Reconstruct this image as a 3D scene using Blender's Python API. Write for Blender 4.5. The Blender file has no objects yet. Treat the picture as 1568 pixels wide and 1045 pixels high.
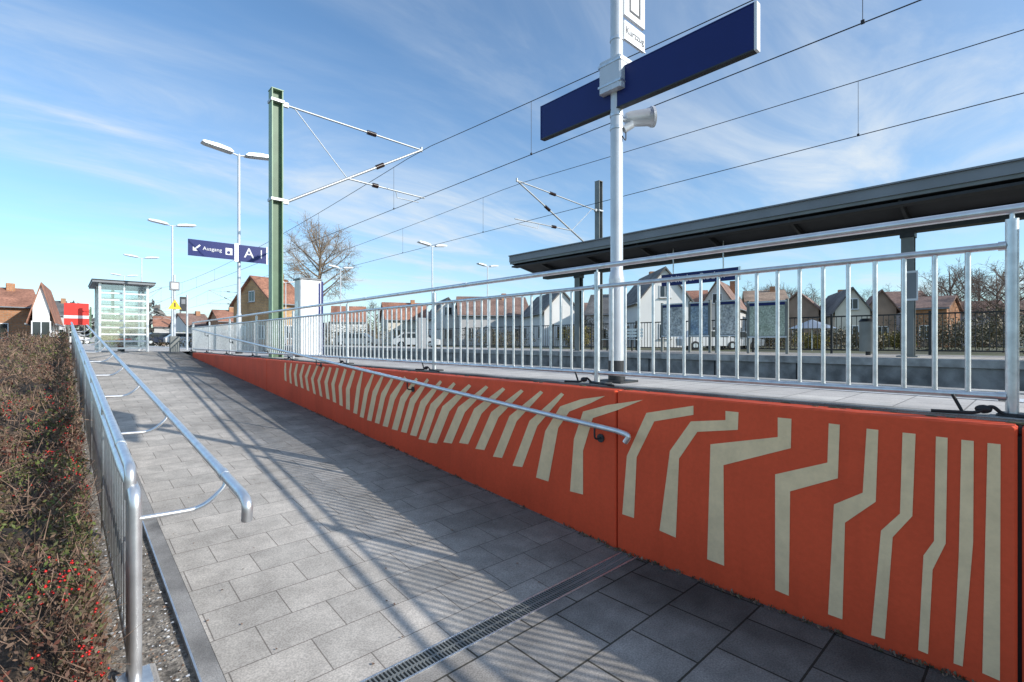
import bpy, math, random
import numpy as np
from mathutils import Vector, Matrix
random.seed(7); rng=np.random.default_rng(7)
scene=bpy.context.scene
try:
    scene.view_settings.view_transform='Standard'; scene.view_settings.look='None'; scene.view_settings.exposure=0
except Exception: pass
EYE=1.65; CS,SN=0.736,0.677
def pos(px,t):
    a=(px-784)/750.0
    return ((SN+CS*a)*t,(CS-SN*a)*t)
def zz(py,t): return EYE+(522-py)/750.0*t
def onX(px,py,X):
    a=(px-784)/750.0; t=X/(SN+CS*a)
    return (CS-SN*a)*t, EYE+(522-py)/750.0*t
# ---------------------------------------------------------------- materials
def mat(name,col,rough=0.6,metal=0.0,var=0.12,vs=6.0,bump=0.0,bs=60.0,col2=None,spec=None,fine=0.0,fs=180.0,streak=0.0):
    m=bpy.data.materials.new(name); m.use_nodes=True
    n=m.node_tree.nodes; l=m.node_tree.links; b=n['Principled BSDF']
    b.inputs['Roughness'].default_value=rough; b.inputs['Metallic'].default_value=metal
    if spec is not None: b.inputs['Specular IOR Level'].default_value=spec
    tc=n.new('ShaderNodeTexCoord')
    nz=n.new('ShaderNodeTexNoise'); nz.inputs['Scale'].default_value=vs; nz.inputs['Detail'].default_value=5
    l.new(tc.outputs['Object'],nz.inputs['Vector'])
    mx=n.new('ShaderNodeMix'); mx.data_type='RGBA'
    c2=col2 if col2 else tuple(c*(1-var*2) for c in col)
    c1=col if col2 else tuple(min(1,c*(1+var)) for c in col)
    mx.inputs[6].default_value=(*c1,1); mx.inputs[7].default_value=(*c2,1)
    rp=n.new('ShaderNodeMapRange'); rp.inputs[1].default_value=0.35; rp.inputs[2].default_value=0.68
    l.new(nz.outputs[0],rp.inputs[0]); l.new(rp.outputs[0],mx.inputs[0])
    out=mx.outputs[2]
    def mult(vec_scale,scale,lo,hi,mn,mxv):
        nonlocal out
        n2=n.new('ShaderNodeTexNoise'); n2.inputs['Scale'].default_value=scale; n2.inputs['Detail'].default_value=3
        if vec_scale:
            mp=n.new('ShaderNodeMapping'); mp.inputs['Scale'].default_value=vec_scale; l.new(tc.outputs['Object'],mp.inputs[0]); l.new(mp.outputs[0],n2.inputs['Vector'])
        else: l.new(tc.outputs['Object'],n2.inputs['Vector'])
        r2=n.new('ShaderNodeMapRange'); r2.inputs[1].default_value=lo; r2.inputs[2].default_value=hi; r2.inputs[3].default_value=mn; r2.inputs[4].default_value=mxv
        l.new(n2.outputs[0],r2.inputs[0])
        ml=n.new('ShaderNodeMix'); ml.data_type='RGBA'; ml.blend_type='MULTIPLY'; ml.inputs[0].default_value=1
        l.new(out,ml.inputs[6]); l.new(r2.outputs[0],ml.inputs[7]); out=ml.outputs[2]
    if fine>0: mult(None,fs,0.35,0.65,1-fine,1+fine)
    if streak>0: mult((1,6,0.5),1.6,0.5,0.75,1.0,1-streak)
    l.new(out,b.inputs['Base Color'])
    if bump>0:
        nb=n.new('ShaderNodeTexNoise'); nb.inputs['Scale'].default_value=bs; nb.inputs['Detail'].default_value=4
        l.new(tc.outputs['Object'],nb.inputs['Vector'])
        bp=n.new('ShaderNodeBump'); bp.inputs['Strength'].default_value=bump; bp.inputs['Distance'].default_value=0.01
        l.new(nb.outputs[0],bp.inputs['Height']); l.new(bp.outputs[0],b.inputs['Normal'])
    return m
def brickmat(name,c1,c2,mortar,bw,rh,ms=0.006,rough=0.85,offs=0.5,fine=0.12,stain=0.25,axes='xy',scale=1.0,bump=0.3,moss_shade=0.0):
    m=bpy.data.materials.new(name); m.use_nodes=True
    n=m.node_tree.nodes; l=m.node_tree.links; b=n['Principled BSDF']; b.inputs['Roughness'].default_value=rough
    b.inputs['Specular IOR Level'].default_value=0.2
    tc=n.new('ShaderNodeTexCoord'); src=tc.outputs['Object']
    if axes!='xy':
        s=n.new('ShaderNodeSeparateXYZ'); c=n.new('ShaderNodeCombineXYZ'); ad=n.new('ShaderNodeMath'); ad.operation='ADD'
        l.new(src,s.inputs[0]); l.new(s.outputs[0],ad.inputs[0]); l.new(s.outputs[1],ad.inputs[1])
        l.new(ad.outputs[0],c.inputs[0]); l.new(s.outputs[2],c.inputs[1]); vec=c.outputs[0]
    else: vec=src
    bt=n.new('ShaderNodeTexBrick'); bt.offset=offs; bt.inputs['Scale'].default_value=scale
    bt.inputs['Brick Width'].default_value=bw; bt.inputs['Row Height'].default_value=rh
    bt.inputs['Mortar Size'].default_value=ms; bt.inputs['Mortar Smooth'].default_value=0.1
    bt.inputs['Color1'].default_value=(*c1,1); bt.inputs['Color2'].default_value=(*c2,1); bt.inputs['Mortar'].default_value=(*mortar,1)
    l.new(vec,bt.inputs['Vector'])
    out=bt.outputs[0]
    for sc,amt,lo,hi in ((0.9,stain,0.3,0.7),(7.0,stain*0.7,0.35,0.7),(110.0,fine,0.36,0.62)):
        nz=n.new('ShaderNodeTexNoise'); nz.inputs['Scale'].default_value=sc; nz.inputs['Detail'].default_value=4
        l.new(src,nz.inputs['Vector'])
        r=n.new('ShaderNodeMapRange'); r.inputs[1].default_value=lo; r.inputs[2].default_value=hi; r.inputs[3].default_value=1-amt; r.inputs[4].default_value=1+amt*0.4
        l.new(nz.outputs[0],r.inputs[0])
        ml=n.new('ShaderNodeMix'); ml.data_type='RGBA'; ml.blend_type='MULTIPLY'; ml.inputs[0].default_value=1
        l.new(out,ml.inputs[6]); l.new(r.outputs[0],ml.inputs[7]); out=ml.outputs[2]
    if moss_shade:   # mossy dirt, plus wall shade painted into the colour, toward its foot, uneven edge
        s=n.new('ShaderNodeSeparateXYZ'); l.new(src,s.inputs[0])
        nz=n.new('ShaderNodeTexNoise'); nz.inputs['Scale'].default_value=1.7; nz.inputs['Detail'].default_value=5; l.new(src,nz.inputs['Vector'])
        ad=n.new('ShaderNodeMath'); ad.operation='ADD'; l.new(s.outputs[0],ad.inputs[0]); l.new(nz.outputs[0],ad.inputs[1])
        r=n.new('ShaderNodeMapRange'); r.inputs[1].default_value=2.1; r.inputs[2].default_value=3.5; r.inputs[3].default_value=1.0; r.inputs[4].default_value=moss_shade
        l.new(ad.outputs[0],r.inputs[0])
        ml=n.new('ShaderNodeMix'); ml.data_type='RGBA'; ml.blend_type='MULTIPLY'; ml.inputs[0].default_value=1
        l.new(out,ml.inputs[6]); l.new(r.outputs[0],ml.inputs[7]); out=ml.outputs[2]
    l.new(out,b.inputs['Base Color'])
    bp=n.new('ShaderNodeBump'); bp.inputs['Strength'].default_value=bump; bp.inputs['Distance'].default_value=0.01; bp.invert=True
    l.new(bt.outputs['Fac'],bp.inputs['Height']); l.new(bp.outputs[0],b.inputs['Normal'])
    return m
M={}
M['steel']=mat('galvanised_steel',(0.66,0.68,0.69),0.38,0.85,0.08,20)
M['steel_light']=mat('brushed_steel',(0.74,0.75,0.76),0.36,0.8,0.06,15)
M['arm']=mat('cantilever_tube',(0.42,0.44,0.45),0.45,0.5,0.06,5)
M['pole']=mat('pole_grey_paint',(0.60,0.63,0.66),0.38,0.25,0.05,5)
M['dark']=mat('dark_metal',(0.035,0.037,0.04),0.5,0.2,0.15,10)
M['black']=mat('black_rubber',(0.012,0.012,0.013),0.6,0,0.2,10)
M['orange']=mat('orange_wall_paint',(0.80,0.096,0.034),0.62,0,0.05,1.6,0.18,30,fine=0.03,fs=40,streak=0.07,spec=0.3)
M['cream']=mat('cream_stripe_paint',(0.90,0.65,0.38),0.65,0,0.04,8,0.18,30,fine=0.03,fs=40,streak=0.06,spec=0.3)
M['concrete']=mat('concrete',(0.42,0.40,0.37),0.85,0,0.2,4,0.3,80,fine=0.2)
M['concrete_dark']=mat('weathered_concrete',(0.27,0.26,0.245),0.85,0,0.25,3,0.3,60,fine=0.2)
M['paving']=brickmat('ramp_paving',(0.64,0.585,0.515),(0.52,0.48,0.425),(0.27,0.24,0.21),0.40,0.30,0.0035,moss_shade=0.38,stain=0.24,fine=0.26)
M['paving2']=brickmat('forecourt_paving',(0.54,0.495,0.44),(0.41,0.38,0.34),(0.11,0.10,0.08),0.40,0.40,0.006,moss_shade=0.26,stain=0.32,fine=0.28)
M['platpave']=brickmat('platform_paving',(0.62,0.58,0.53),(0.55,0.51,0.47),(0.28,0.26,0.24),0.30,0.30,0.004,stain=0.15)
M['soil']=mat('soil',(0.07,0.05,0.035),0.95,0,0.3,8,0.6,40,fine=0.4,fs=60)
M['gravel']=mat('gravel_strip',(0.25,0.22,0.185),0.95,0,0.3,20,0.9,90,fine=0.4,fs=70)
M['ballast']=mat('ballast',(0.13,0.115,0.10),0.95,0,0.3,3,1.0,20,fine=0.5,fs=25)
M['grass']=mat('grass_ground',(0.075,0.085,0.03),0.95,0,0.2,0.3,0.5,5,col2=(0.12,0.10,0.06),fine=0.3,fs=6)
M['asphalt']=mat('asphalt',(0.06,0.06,0.062),0.9,0,0.2,2,0.3,50,fine=0.3)
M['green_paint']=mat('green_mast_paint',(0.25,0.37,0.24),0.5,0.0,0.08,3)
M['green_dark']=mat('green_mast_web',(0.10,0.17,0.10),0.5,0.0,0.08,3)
M['mast_grey']=mat('grey_mast',(0.20,0.21,0.20),0.5,0.2,0.08,3)
M['blue']=mat('sign_blue',(0.007,0.018,0.13),0.4,0,0.03,2,spec=0.3)
M['white']=mat('white_paint',(0.75,0.76,0.77),0.45,0,0.03,2)
M['cladgrey']=mat('roof_edge_grey',(0.22,0.235,0.25),0.55,0.0,0.06,1)
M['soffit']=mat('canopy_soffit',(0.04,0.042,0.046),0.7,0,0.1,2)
M['wire']=mat('wire',(0.03,0.03,0.035),0.6,0.3,0.05,2)
M['insul']=mat('insulator_brown',(0.05,0.025,0.02),0.3,0,0.1,9)
M['yellow']=mat('yellow_sign',(0.8,0.52,0.02),0.5,0,0.03,2)
M['red']=mat('red_sign',(0.70,0.03,0.02),0.5,0,0.05,2)
M['twig']=mat('twig_bark',(0.23,0.15,0.105),0.9,0,0.35,14)
M['berry']=mat('berry_red',(0.62,0.02,0.015),0.3,0,0.2,20)
M['bark']=mat('bark',(0.27,0.205,0.145),0.95,0,0.2,5)
M['bark2']=mat('bark_brown',(0.19,0.14,0.11),0.95,0,0.2,5)
M['glasswin']=mat('window_glass',(0.03,0.04,0.05),0.08,0,0.3,0.5)
M['rail']=mat('rail_steel',(0.16,0.10,0.07),0.5,0.5,0.1,10)
g=bpy.data.materials.new('clear_glass'); g.use_nodes=True
n=g.node_tree.nodes; l=g.node_tree.links; n.remove(n['Principled BSDF'])
tr=n.new('ShaderNodeBsdfTransparent'); tr.inputs[0].default_value=(0.86,0.9,0.9,1); gl=n.new('ShaderNodeBsdfGlossy'); gl.inputs['Roughness'].default_value=0.05
mx=n.new('ShaderNodeMixShader'); mx.inputs[0].default_value=0.16
l.new(tr.outputs[0],mx.inputs[1]); l.new(gl.outputs[0],mx.inputs[2]); l.new(mx.outputs[0],n['Material Output'].inputs[0]); M['glass']=g
def leafmat(name,ramp,scale,jit=0.45):
    m=bpy.data.materials.new(name); m.use_nodes=True
    n=m.node_tree.nodes; l=m.node_tree.links; b=n['Principled BSDF']; b.inputs['Roughness'].default_value=0.55
    b.inputs['Specular IOR Level'].default_value=0.3
    gm=n.new('ShaderNodeNewGeometry'); tc=n.new('ShaderNodeTexCoord')
    nz=n.new('ShaderNodeTexNoise'); nz.inputs['Scale'].default_value=scale; nz.inputs['Detail'].default_value=3
    l.new(tc.outputs['Object'],nz.inputs['Vector'])
    a=n.new('ShaderNodeMath'); a.operation='MULTIPLY'; a.inputs[1].default_value=jit; l.new(gm.outputs['Random Per Island'],a.inputs[0])
    s=n.new('ShaderNodeMath'); s.operation='MULTIPLY_ADD'; s.inputs[1].default_value=1.7; s.inputs[2].default_value=-0.57; l.new(nz.outputs[0],s.inputs[0])
    t=n.new('ShaderNodeMath'); t.operation='ADD'; l.new(a.outputs[0],t.inputs[0]); l.new(s.outputs[0],t.inputs[1])
    r=n.new('ShaderNodeValToRGB'); e=r.color_ramp.elements
    e[0].position=ramp[0][0]; e[0].color=(*ramp[0][1],1); e[1].position=ramp[-1][0]; e[1].color=(*ramp[-1][1],1)
    for p,c in ramp[1:-1]:
        x=e.new(p); x.color=(*c,1)
    l.new(t.outputs[0],r.inputs[0]); l.new(r.outputs[0],b.inputs['Base Color'])
    return m
M['hedgeleaf']=leafmat('hedge_leaf',[(0.05,(0.16,0.045,0.03)),(0.26,(0.10,0.045,0.03)),(0.38,(0.20,0.13,0.09)),(0.52,(0.10,0.07,0.04)),(0.64,(0.09,0.09,0.035)),(0.76,(0.12,0.15,0.04)),(0.98,(0.17,0.22,0.05))],1.3)
M['bushleaf']=leafmat('bush_leaf',[(0.1,(0.06,0.06,0.03)),(0.4,(0.11,0.09,0.05)),(0.7,(0.18,0.14,0.08)),(0.9,(0.08,0.10,0.04))],0.3)
M['forsythia']=leafmat('forsythia_leaf',[(0.1,(0.12,0.11,0.03)),(0.55,(0.20,0.16,0.04)),(0.9,(0.42,0.33,0.05))],0.6)
# ---------------------------------------------------------------- mesh builder
class MB:
    def __init__(s): s.v=[];s.f=[];s.m=[];s.sm=[];s.mats=[]
    def mi(s,k):
        if k not in s.mats: s.mats.append(k)
        return s.mats.index(k)
    def add(s,vs,fs,k,smooth=False):
        o=len(s.v); s.v+= [tuple(x) for x in vs]; i=s.mi(k)
        for f in fs: s.f.append(tuple(o+j for j in f)); s.m.append(i); s.sm.append(smooth)
    def box(s,x0,x1,y0,y1,z0,z1,k):
        vs=[(x,y,z) for z in (z0,z1) for y in (y0,y1) for x in (x0,x1)]
        s.add(vs,[(0,2,3,1),(4,5,7,6),(0,1,5,4),(1,3,7,5),(3,2,6,7),(2,0,4,6)],k)
    def bbox(s,x0,x1,y0,y1,z0,z1,k,b=0.006):
        r=[]
        for z,ins in ((z0,0),(z1-b,0),(z1,b)):
            a0,a1,c0,c1=x0+ins,x1-ins,y0+ins,y1-ins
            r.append([(a0+b,c0,z),(a1-b,c0,z),(a1,c0+b,z),(a1,c1-b,z),(a1-b,c1,z),(a0+b,c1,z),(a0,c1-b,z),(a0,c0+b,z)])
        vs=sum(r,[]); fs=[]
        for q in range(2):
            for j in range(8): fs.append((q*8+j,q*8+(j+1)%8,(q+1)*8+(j+1)%8,(q+1)*8+j))
        fs.append(tuple(range(16,24))); fs.append(tuple(range(7,-1,-1)))
        s.add(vs,fs,k)
    def tube(s,pts,r,k,seg=10,cap=True,r2=None):
        pts=[Vector(p) for p in pts]; N=len(pts)
        T=[]
        for i in range(N):
            d=(pts[min(i+1,N-1)]-pts[max(i-1,0)]); T.append(d.normalized())
        u=T[0].orthogonal().normalized(); vs=[]
        for i in range(N):
            if i: u=(u-T[i]*u.dot(T[i])).normalized()
            w=T[i].cross(u); rr=r if r2 is None else r+(r2-r)*i/(N-1)
            for j in range(seg):
                a=2*math.pi*j/seg; vs.append(pts[i]+u*(math.cos(a)*rr)+w*(math.sin(a)*rr))
        fs=[(i*seg+j,i*seg+(j+1)%seg,(i+1)*seg+(j+1)%seg,(i+1)*seg+j) for i in range(N-1) for j in range(seg)]
        s.add(vs,fs,k,seg>4)
        if cap:
            s.add(vs[:seg],[tuple(range(seg-1,-1,-1))],k); s.add(vs[-seg:],[tuple(range(seg))],k)
    def prism(s,prof,axis,a0,a1,k):
        def P(p,q,a): return {'y':(p,a,q),'x':(a,p,q),'z':(p,q,a)}[axis]
        n=len(prof); vs=[P(p,q,a0) for p,q in prof]+[P(p,q,a1) for p,q in prof]
        fs=[(j,(j+1)%n,n+(j+1)%n,n+j) for j in range(n)]+[tuple(range(n-1,-1,-1)),tuple(range(n,2*n))]
        s.add(vs,fs,k)
    def ball(s,c,r,k,sx=1,sy=1,sz=1,nu=10,nv=6):
        vs=[];fs=[]
        for i in range(nv+1):
            ph=math.pi*i/nv
            for j in range(nu):
                a=2*math.pi*j/nu; vs.append((c[0]+r*sx*math.sin(ph)*math.cos(a),c[1]+r*sy*math.sin(ph)*math.sin(a),c[2]+r*sz*math.cos(ph)))
        for i in range(nv):
            for j in range(nu): fs.append((i*nu+j,(i+1)*nu+j,(i+1)*nu+(j+1)%nu,i*nu+(j+1)%nu))
        s.add(vs,fs,k,True)
    def obj(s,name,parent=None,loc=None,rotz=0):
        me=bpy.data.meshes.new(name); me.from_pydata(s.v,[],s.f)
        for k in s.mats: me.materials.append(M[k])
        me.polygons.foreach_set('material_index',s.m); me.polygons.foreach_set('use_smooth',s.sm); me.update()
        o=bpy.data.objects.new(name,me); scene.collection.objects.link(o)
        if parent: o.parent=parent
        if loc: o.location=loc
        o.rotation_euler[2]=rotz
        return o
def fixn(o):
    import bmesh
    bm=bmesh.new(); bm.from_mesh(o.data); bmesh.ops.recalc_face_normals(bm,faces=bm.faces); bm.to_mesh(o.data); bm.free(); return o
def empty(name,loc=(0,0,0),rotz=0):
    e=bpy.data.objects.new(name,None); e.location=loc; e.rotation_euler[2]=rotz; scene.collection.objects.link(e); return e
def fillet(p,r,n=5):
    p=[Vector(a) for a in p]; out=[p[0]]
    for i in range(1,len(p)-1):
        a=(p[i-1]-p[i]);b=(p[i+1]-p[i]); q=min(r,a.length*.49,b.length*.49); A=p[i]+a.normalized()*q;B=p[i]+b.normalized()*q
        for j in range(n+1):
            t=j/n; out.append(A*(1-t)**2+p[i]*2*t*(1-t)+B*t*t)
    out.append(p[-1]); return out
def text(body,size,loc,rot,k,name,parent=None,align='LEFT',ext=0.001):
    cu=bpy.data.curves.new(name,'FONT'); cu.body=body; cu.size=size; cu.extrude=ext; cu.align_x=align; cu.align_y='CENTER'
    o=bpy.data.objects.new('tmp',cu); scene.collection.objects.link(o)
    dg=bpy.context.evaluated_depsgraph_get(); me=bpy.data.meshes.new_from_object(o.evaluated_get(dg)); bpy.data.objects.remove(o)
    me.materials.clear(); me.materials.append(M[k])
    t=bpy.data.objects.new(name,me); t.location=loc; t.rotation_euler=rot; scene.collection.objects.link(t)
    if parent: t.parent=parent
    return t
FACE_Y=(math.pi/2,0,0); FACE_X=(math.pi/2,0,-math.pi/2)
SL=0.065; Y0=2.24; PZ=1.27; YT=Y0+PZ/SL
def rz(y): return max(0.0,min(PZ,(y-Y0)*SL))
# ---------------------------------------------------------------- ground
xs=[-900,-300,-100,-40,-15,-6,-2.6,-0.4,0.3,2.9,3.1,17.3,17.8,25,60,150,400,900]
ys=[-900,-300,-80,-20,-5,2.2,6,10,14,18,YT,40,80,200,500,900]
def gz(x,y):
    if 2.9<x<17.4: return -0.1
    if x>17.4: return 1.0
    h=max(0,min(1.2,(y-2.24)*0.0645)) if y<300 else 1.2
    return h-0.04
vs=[(x,y,gz(x,y)) for y in ys for x in xs]; nx=len(xs)
fs=[(j*nx+i,j*nx+i+1,(j+1)*nx+i+1,(j+1)*nx+i) for j in range(len(ys)-1) for i in range(nx-1)]
b=MB(); b.add(vs,fs,'grass'); b.obj('ground')
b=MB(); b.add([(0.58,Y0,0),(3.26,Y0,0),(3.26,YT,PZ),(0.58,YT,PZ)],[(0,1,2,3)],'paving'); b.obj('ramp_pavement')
b=MB(); b.add([(0.58,-8,0),(3.26,-8,0),(3.26,2.10,0),(0.58,2.10,0)],[(0,1,2,3)],'paving2'); b.obj('forecourt_pavement')
b=MB()
b.add([(-3,YT,PZ-0.01),(5.1,YT,PZ-0.01),(5.1,110,PZ-0.01),(-3,110,PZ-0.01)],[(0,1,2,3)],'platpave'); b.obj('plaza_pavement')
b=MB(); b.add([(-60,26,1.19),(-3,26,1.19),(-3,110,1.19),(-60,110,1.19)],[(0,1,2,3)],'asphalt'); b.obj('station_road')
b=MB()
def strip(b,x0,x1,y0,y1,z0,z1,k):
    seg=[y0,Y0,y1]
    for a,c in zip(seg[:-1],seg[1:]):
        za,zc=rz(a),rz(c)
        vs=[(x0,a,za+z0),(x1,a,za+z0),(x1,c,zc+z0),(x0,c,zc+z0),(x0,a,za+z1),(x1,a,za+z1),(x1,c,zc+z1),(x0,c,zc+z1)]
        b.add(vs,[(3,2,1,0),(4,5,6,7),(0,1,5,4),(1,2,6,5),(2,3,7,6),(3,0,4,7)],k)
strip(b,0.487,0.576,-8,YT,-0.2,0.006,'concrete_dark')
strip(b,0.576,0.583,-8,YT,-0.2,-0.004,'black'); b.obj('kerb')
b=MB(); strip(b,0.478,0.487,-8,YT,-0.2,0.018,'steel'); b.obj('metal_edging')
b=MB(); strip(b,0.17,0.478,-8,YT,-0.3,-0.012,'gravel')
b.obj('gravel_strip')
b=MB()
y=-6
while y<YT-1:
    b.box(0.085,0.17,y,y+0.235,rz(y)-0.2,rz(y+.12)+0.012,'concrete'); y+=0.245
b.obj('edging_stone')
b=MB()
for i in range(520):
    y=2.3+random.random()**2*9; x=random.uniform(0.2,0.46) if random.random()<.7 else random.uniform(0.6,3.1)
    if x>0.6 and random.random()<.6: continue
    s=random.uniform(0.004,0.011); a=random.random()*6; z=rz(y)+(0.0 if x<0.47 else 0.006)
    b.add([(x+s*math.cos(a+q)*(1.4 if q<1 else .8),y+s*math.sin(a+q),z+random.uniform(0,.006)) for q in (0,1.57,3.14,4.7)],[(0,1,2,3)],'white' if x<0.47 else 'twig')
b.obj('fallen_petals')
b=MB()
for i in range(1300):
    y=1.8+random.random()**1.6*7; x=random.uniform(0.18,0.47); s=random.uniform(0.004,0.010); z=rz(y)-0.011
    b.ball((x,y,z),s,random.choice(('gravel','gravel','concrete_dark','twig')),random.uniform(.8,1.4),1,.6,5,3)
b.obj('gravel')
b=MB()
b.box(0.584,3.238,2.10,2.24,-0.08,-0.03,'black')
b.box(0.584,3.238,2.10,2.112,-0.03,0.004,'steel'); b.box(0.584,3.238,2.228,2.24,-0.03,0.004,'steel')
b.box(0.584,3.238,2.163,2.177,-0.02,0.002,'mast_grey')
x=0.585
while x<3.22:
    b.box(x,x+0.009,2.112,2.163,-0.02,0.003,'mast_grey'); b.box(x+0.008,x+0.017,2.177,2.228,-0.02,0.003,'mast_grey'); x+=0.021
b.obj('drain_grate')
# ---------------------------------------------------------------- platform and wall
b=MB(); b.box(3.54,5.1,-14,YT,-0.1,PZ-0.005,'concrete')
b.add([(3.40,-14,PZ),(5.1,-14,PZ),(5.1,YT,PZ),(3.40,YT,PZ)],[(0,1,2,3)],'platpave')
b.box(5.0,5.18,-14,110,PZ-0.12,PZ+0.012,'concrete')
b.box(5.1,5.16,YT,110,0.3,PZ-0.12,'concrete')
b.add([(4.35,-14,PZ+0.004),(4.6,-14,PZ+0.004),(4.6,110,PZ+0.004),(4.35,110,PZ+0.004)],[(0,1,2,3)],'white')
b.obj('platform')
b=MB()
WX=3.24; WT=1.255
for y0,y1 in ((-8,0.07),(0.085,2.294),(2.306,11.292),(11.308,19.4)):
    b.bbox(WX,WX+0.17,y0,y1,-0.2,WT,'orange',0.010)
b.box(WX+0.03,WX+0.15,-7.9,19.3,-0.19,WT-0.05,'black')
wall=fixn(b.obj('painted_retaining_wall'))
b=MB(); b.box(WX+0.172,WX+0.30,-8,19.4,1.0,WT+0.018,'concrete_dark')
for i in range(70):
    y=random.uniform(-1,12); 
    b.ball((WX+random.uniform(0.10,0.16),y,WT),random.uniform(.006,.018),'grass',1,2.5,0.5,6,4)
b.obj('wall_coping')
S=[]
S.append([(1512,678),(1532,680),(1531,1042),(1504,1030)])
S.append([(1472,673),(1491,675),(1490,830),(1474,1020),(1460,1015),(1468,850)])
S.append([(1433,668),(1451,670),(1448,832),(1428,872),(1421,1001),(1406,995),(1414,850),(1430,828)])
S.append([(1382,662),(1402,664),(1397,790),(1367,822),(1355,978),(1334,972),(1349,812),(1378,786)])
S.append([(1327,656),(1345,658),(1341,768),(1294,800),(1290,948),(1268,940),(1277,772),(1321,754)])
S.append([(1269,648),(1286,650),(1283,732),(1210,752),(1208,912),(1187,903),(1187,726),(1267,708)])
S.append([(1191,639),(1212,641),(1211,686),(1108,712),(1109,866),(1083,856),(1088,680),(1191,669)])
S.append([(1111,629),(1131,631),(1130,658),(1068,661),(1040,702),(1035,823),(1010,812),(1026,690),(1058,645),(1111,643)])
S.append([(1062,621),(1062,635),(1002,645),(975,700),(971,793),(953,787),(960,698),(990,632)])
S.append([(985,612),(945,628),(908,640),(893,690),(893,757),(873,752),(879,672),(893,630),(930,620)])
S.append([(927,606),(905,617),(872,630),(855,655),(840,737),(821,731),(835,660),(858,622),(890,611)])
base=[(785,715,15,0,864,602),(755,701,14,0,832,599),(728,689,14,0,802,597),(703,680,14,0,774,594),(679,679,13,0,748,591),(656,679,13,0,722,589),(641,674,11,0,698,586),(628,668,10,0,677,583),(614,663,9,0,657,580),(600,659,9,0,640,579),(586,654,8,0,622,577),(574,649,7,0,604,575),(562,645,7,0,588,573),(551,640,6,0,573,571),(541,634,6,0,556,568),(530,628,6,-2,542,566),(520,622,5,-4,529,564),(510,617,5,-6,517,562),(500,612,5,-7,506,561),(490,608,4,-8,496,560),(480,604,4,-8,486,558),(470,599,4,-7,475,557),(461,595,4,-6,465,556),(452,592,4,-5,455,555),(444,588,3,-4,446,554),(436,584,3,-3,437,553)]
for bx,by,w,kx,tx,ty in base:
    if kx==0:
        ky=by-(by-ty)*0.60; k1=bx+(tx-bx)*0.30
        S.append([(bx,by-2),(bx+w,by),(k1+w*0.95,ky+5),(tx,ty+2),(tx-w*.3,ty-1),(k1+w*.15,ky-3)])
    else:
        k1=bx+kx*0.6+1; ky=by-(by-ty)*0.52
        S.append([(bx,by-2),(bx+w,by),(k1+w,ky+1),(tx+w*0.4,ty+2),(tx-w*0.3,ty),(k1,ky-1)])
b=MB()
for poly in S:
    vs=[]
    for px,py in poly:
        Y,Z=onX(px,py,WX); Z=min(Z,WT-0.03); vs.append((WX-0.003,Y,Z))
    b.add(vs,[tuple(range(len(vs)))],'cream')
st=b.obj('painted_stripes')
st.parent=wall
b=MB()
for i in range(300):
    y=random.uniform(-0.5,9) if i%3 else random.uniform(0,2.6); x=WX-random.uniform(0.0,0.05); z=rz(y)
    for q in range(4):
        a=random.random()*6; h=random.uniform(0.008,0.03); d=random.uniform(0.005,0.02)
        b.add([(x,y,z),(x+d*math.cos(a),y+d*math.sin(a),z+h),(x+d*1.3*math.cos(a+.5),y+d*1.3*math.sin(a+.5),z+h*.6)],[(0,1,2)],'bushleaf' if i%2 else 'twig')
b.obj('wall_foot_weeds')
# ---------------------------------------------------------------- platform railing
b=MB(); RX=3.5; step=2.58; ya=0.11
posts=[ya+step*k for k in range(-3,9)]
for k,y in enumerate(posts):
    b.tube([(RX,y,PZ),(RX,y,2.26)],0.026,'steel',12)
    if abs(y-ya)<.01: b.tube([(RX,y-0.075,PZ),(RX,y-0.075,2.22)],0.025,'steel',12)
    b.tube([(RX,y,PZ),(RX,y,PZ+0.012)],0.06,'dark',12)
    b.box(RX-0.05,RX+0.06,y-0.12,y+0.05,PZ,PZ+0.02,'dark')
    b.tube([(RX,y,2.25),(RX,y,2.30)],0.010,'steel',6)
b.tube([(RX,posts[0],2.31),(RX,posts[-1],2.31)],0.024,'steel_light',14)
b.tube(fillet([(RX,posts[-1],2.31),(RX,posts[-1]+0.2,2.31),(RX,posts[-1]+0.2,PZ)],0.1),0.024,'steel_light',12)
for y0,y1 in zip(posts[:-1],posts[1:]):
    a,c=y0+0.03,y1-(0.10 if abs(y1-ya)<.01 else 0.03)
    b.tube([(RX,a,2.13),(RX,c,2.13)],0.019,'steel',10); b.tube([(RX,a,1.37),(RX,c,1.37)],0.019,'steel',10)
    n_=18
    for i in range(1,n_+1):
        y=a+(c-a)*i/(n_+1); b.tube([(RX,y,1.37),(RX,y,2.13)],0.0125,'steel',8,False)
    for z in (2.13,1.37):
        b.tube([(RX,y0+0.02,z),(RX,y0+0.05,z)],0.023,'steel',8)
    ym=(y0+y1)/2+0.6
    b.tube([(RX,ym,2.31),(RX,ym+.09,2.31)],0.0255,'steel',14)
b.obj('platform_railing')
b=MB()
for y in posts:
    b.tube(fillet([(RX-0.09,y+0.3,PZ+0.01),(RX-0.08,y+0.12,PZ+0.015),(RX-0.06,y+0.07,PZ+0.06),(RX-0.04,y+0.03,PZ+0.01),(RX-0.1,y-0.25,PZ+0.008)],0.03),0.009,'black',6)
    b.ball((RX-0.06,y+0.10,PZ+0.035),0.022,'black',1,1.6,1)
    b.tube([(RX-0.04,y+0.18,PZ+0.01),(RX-0.04,y+0.22,1.37)],0.008,'black',6)
b.obj('earthing_cable')
b=MB(); hx=WX-0.085; H=0.955
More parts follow.
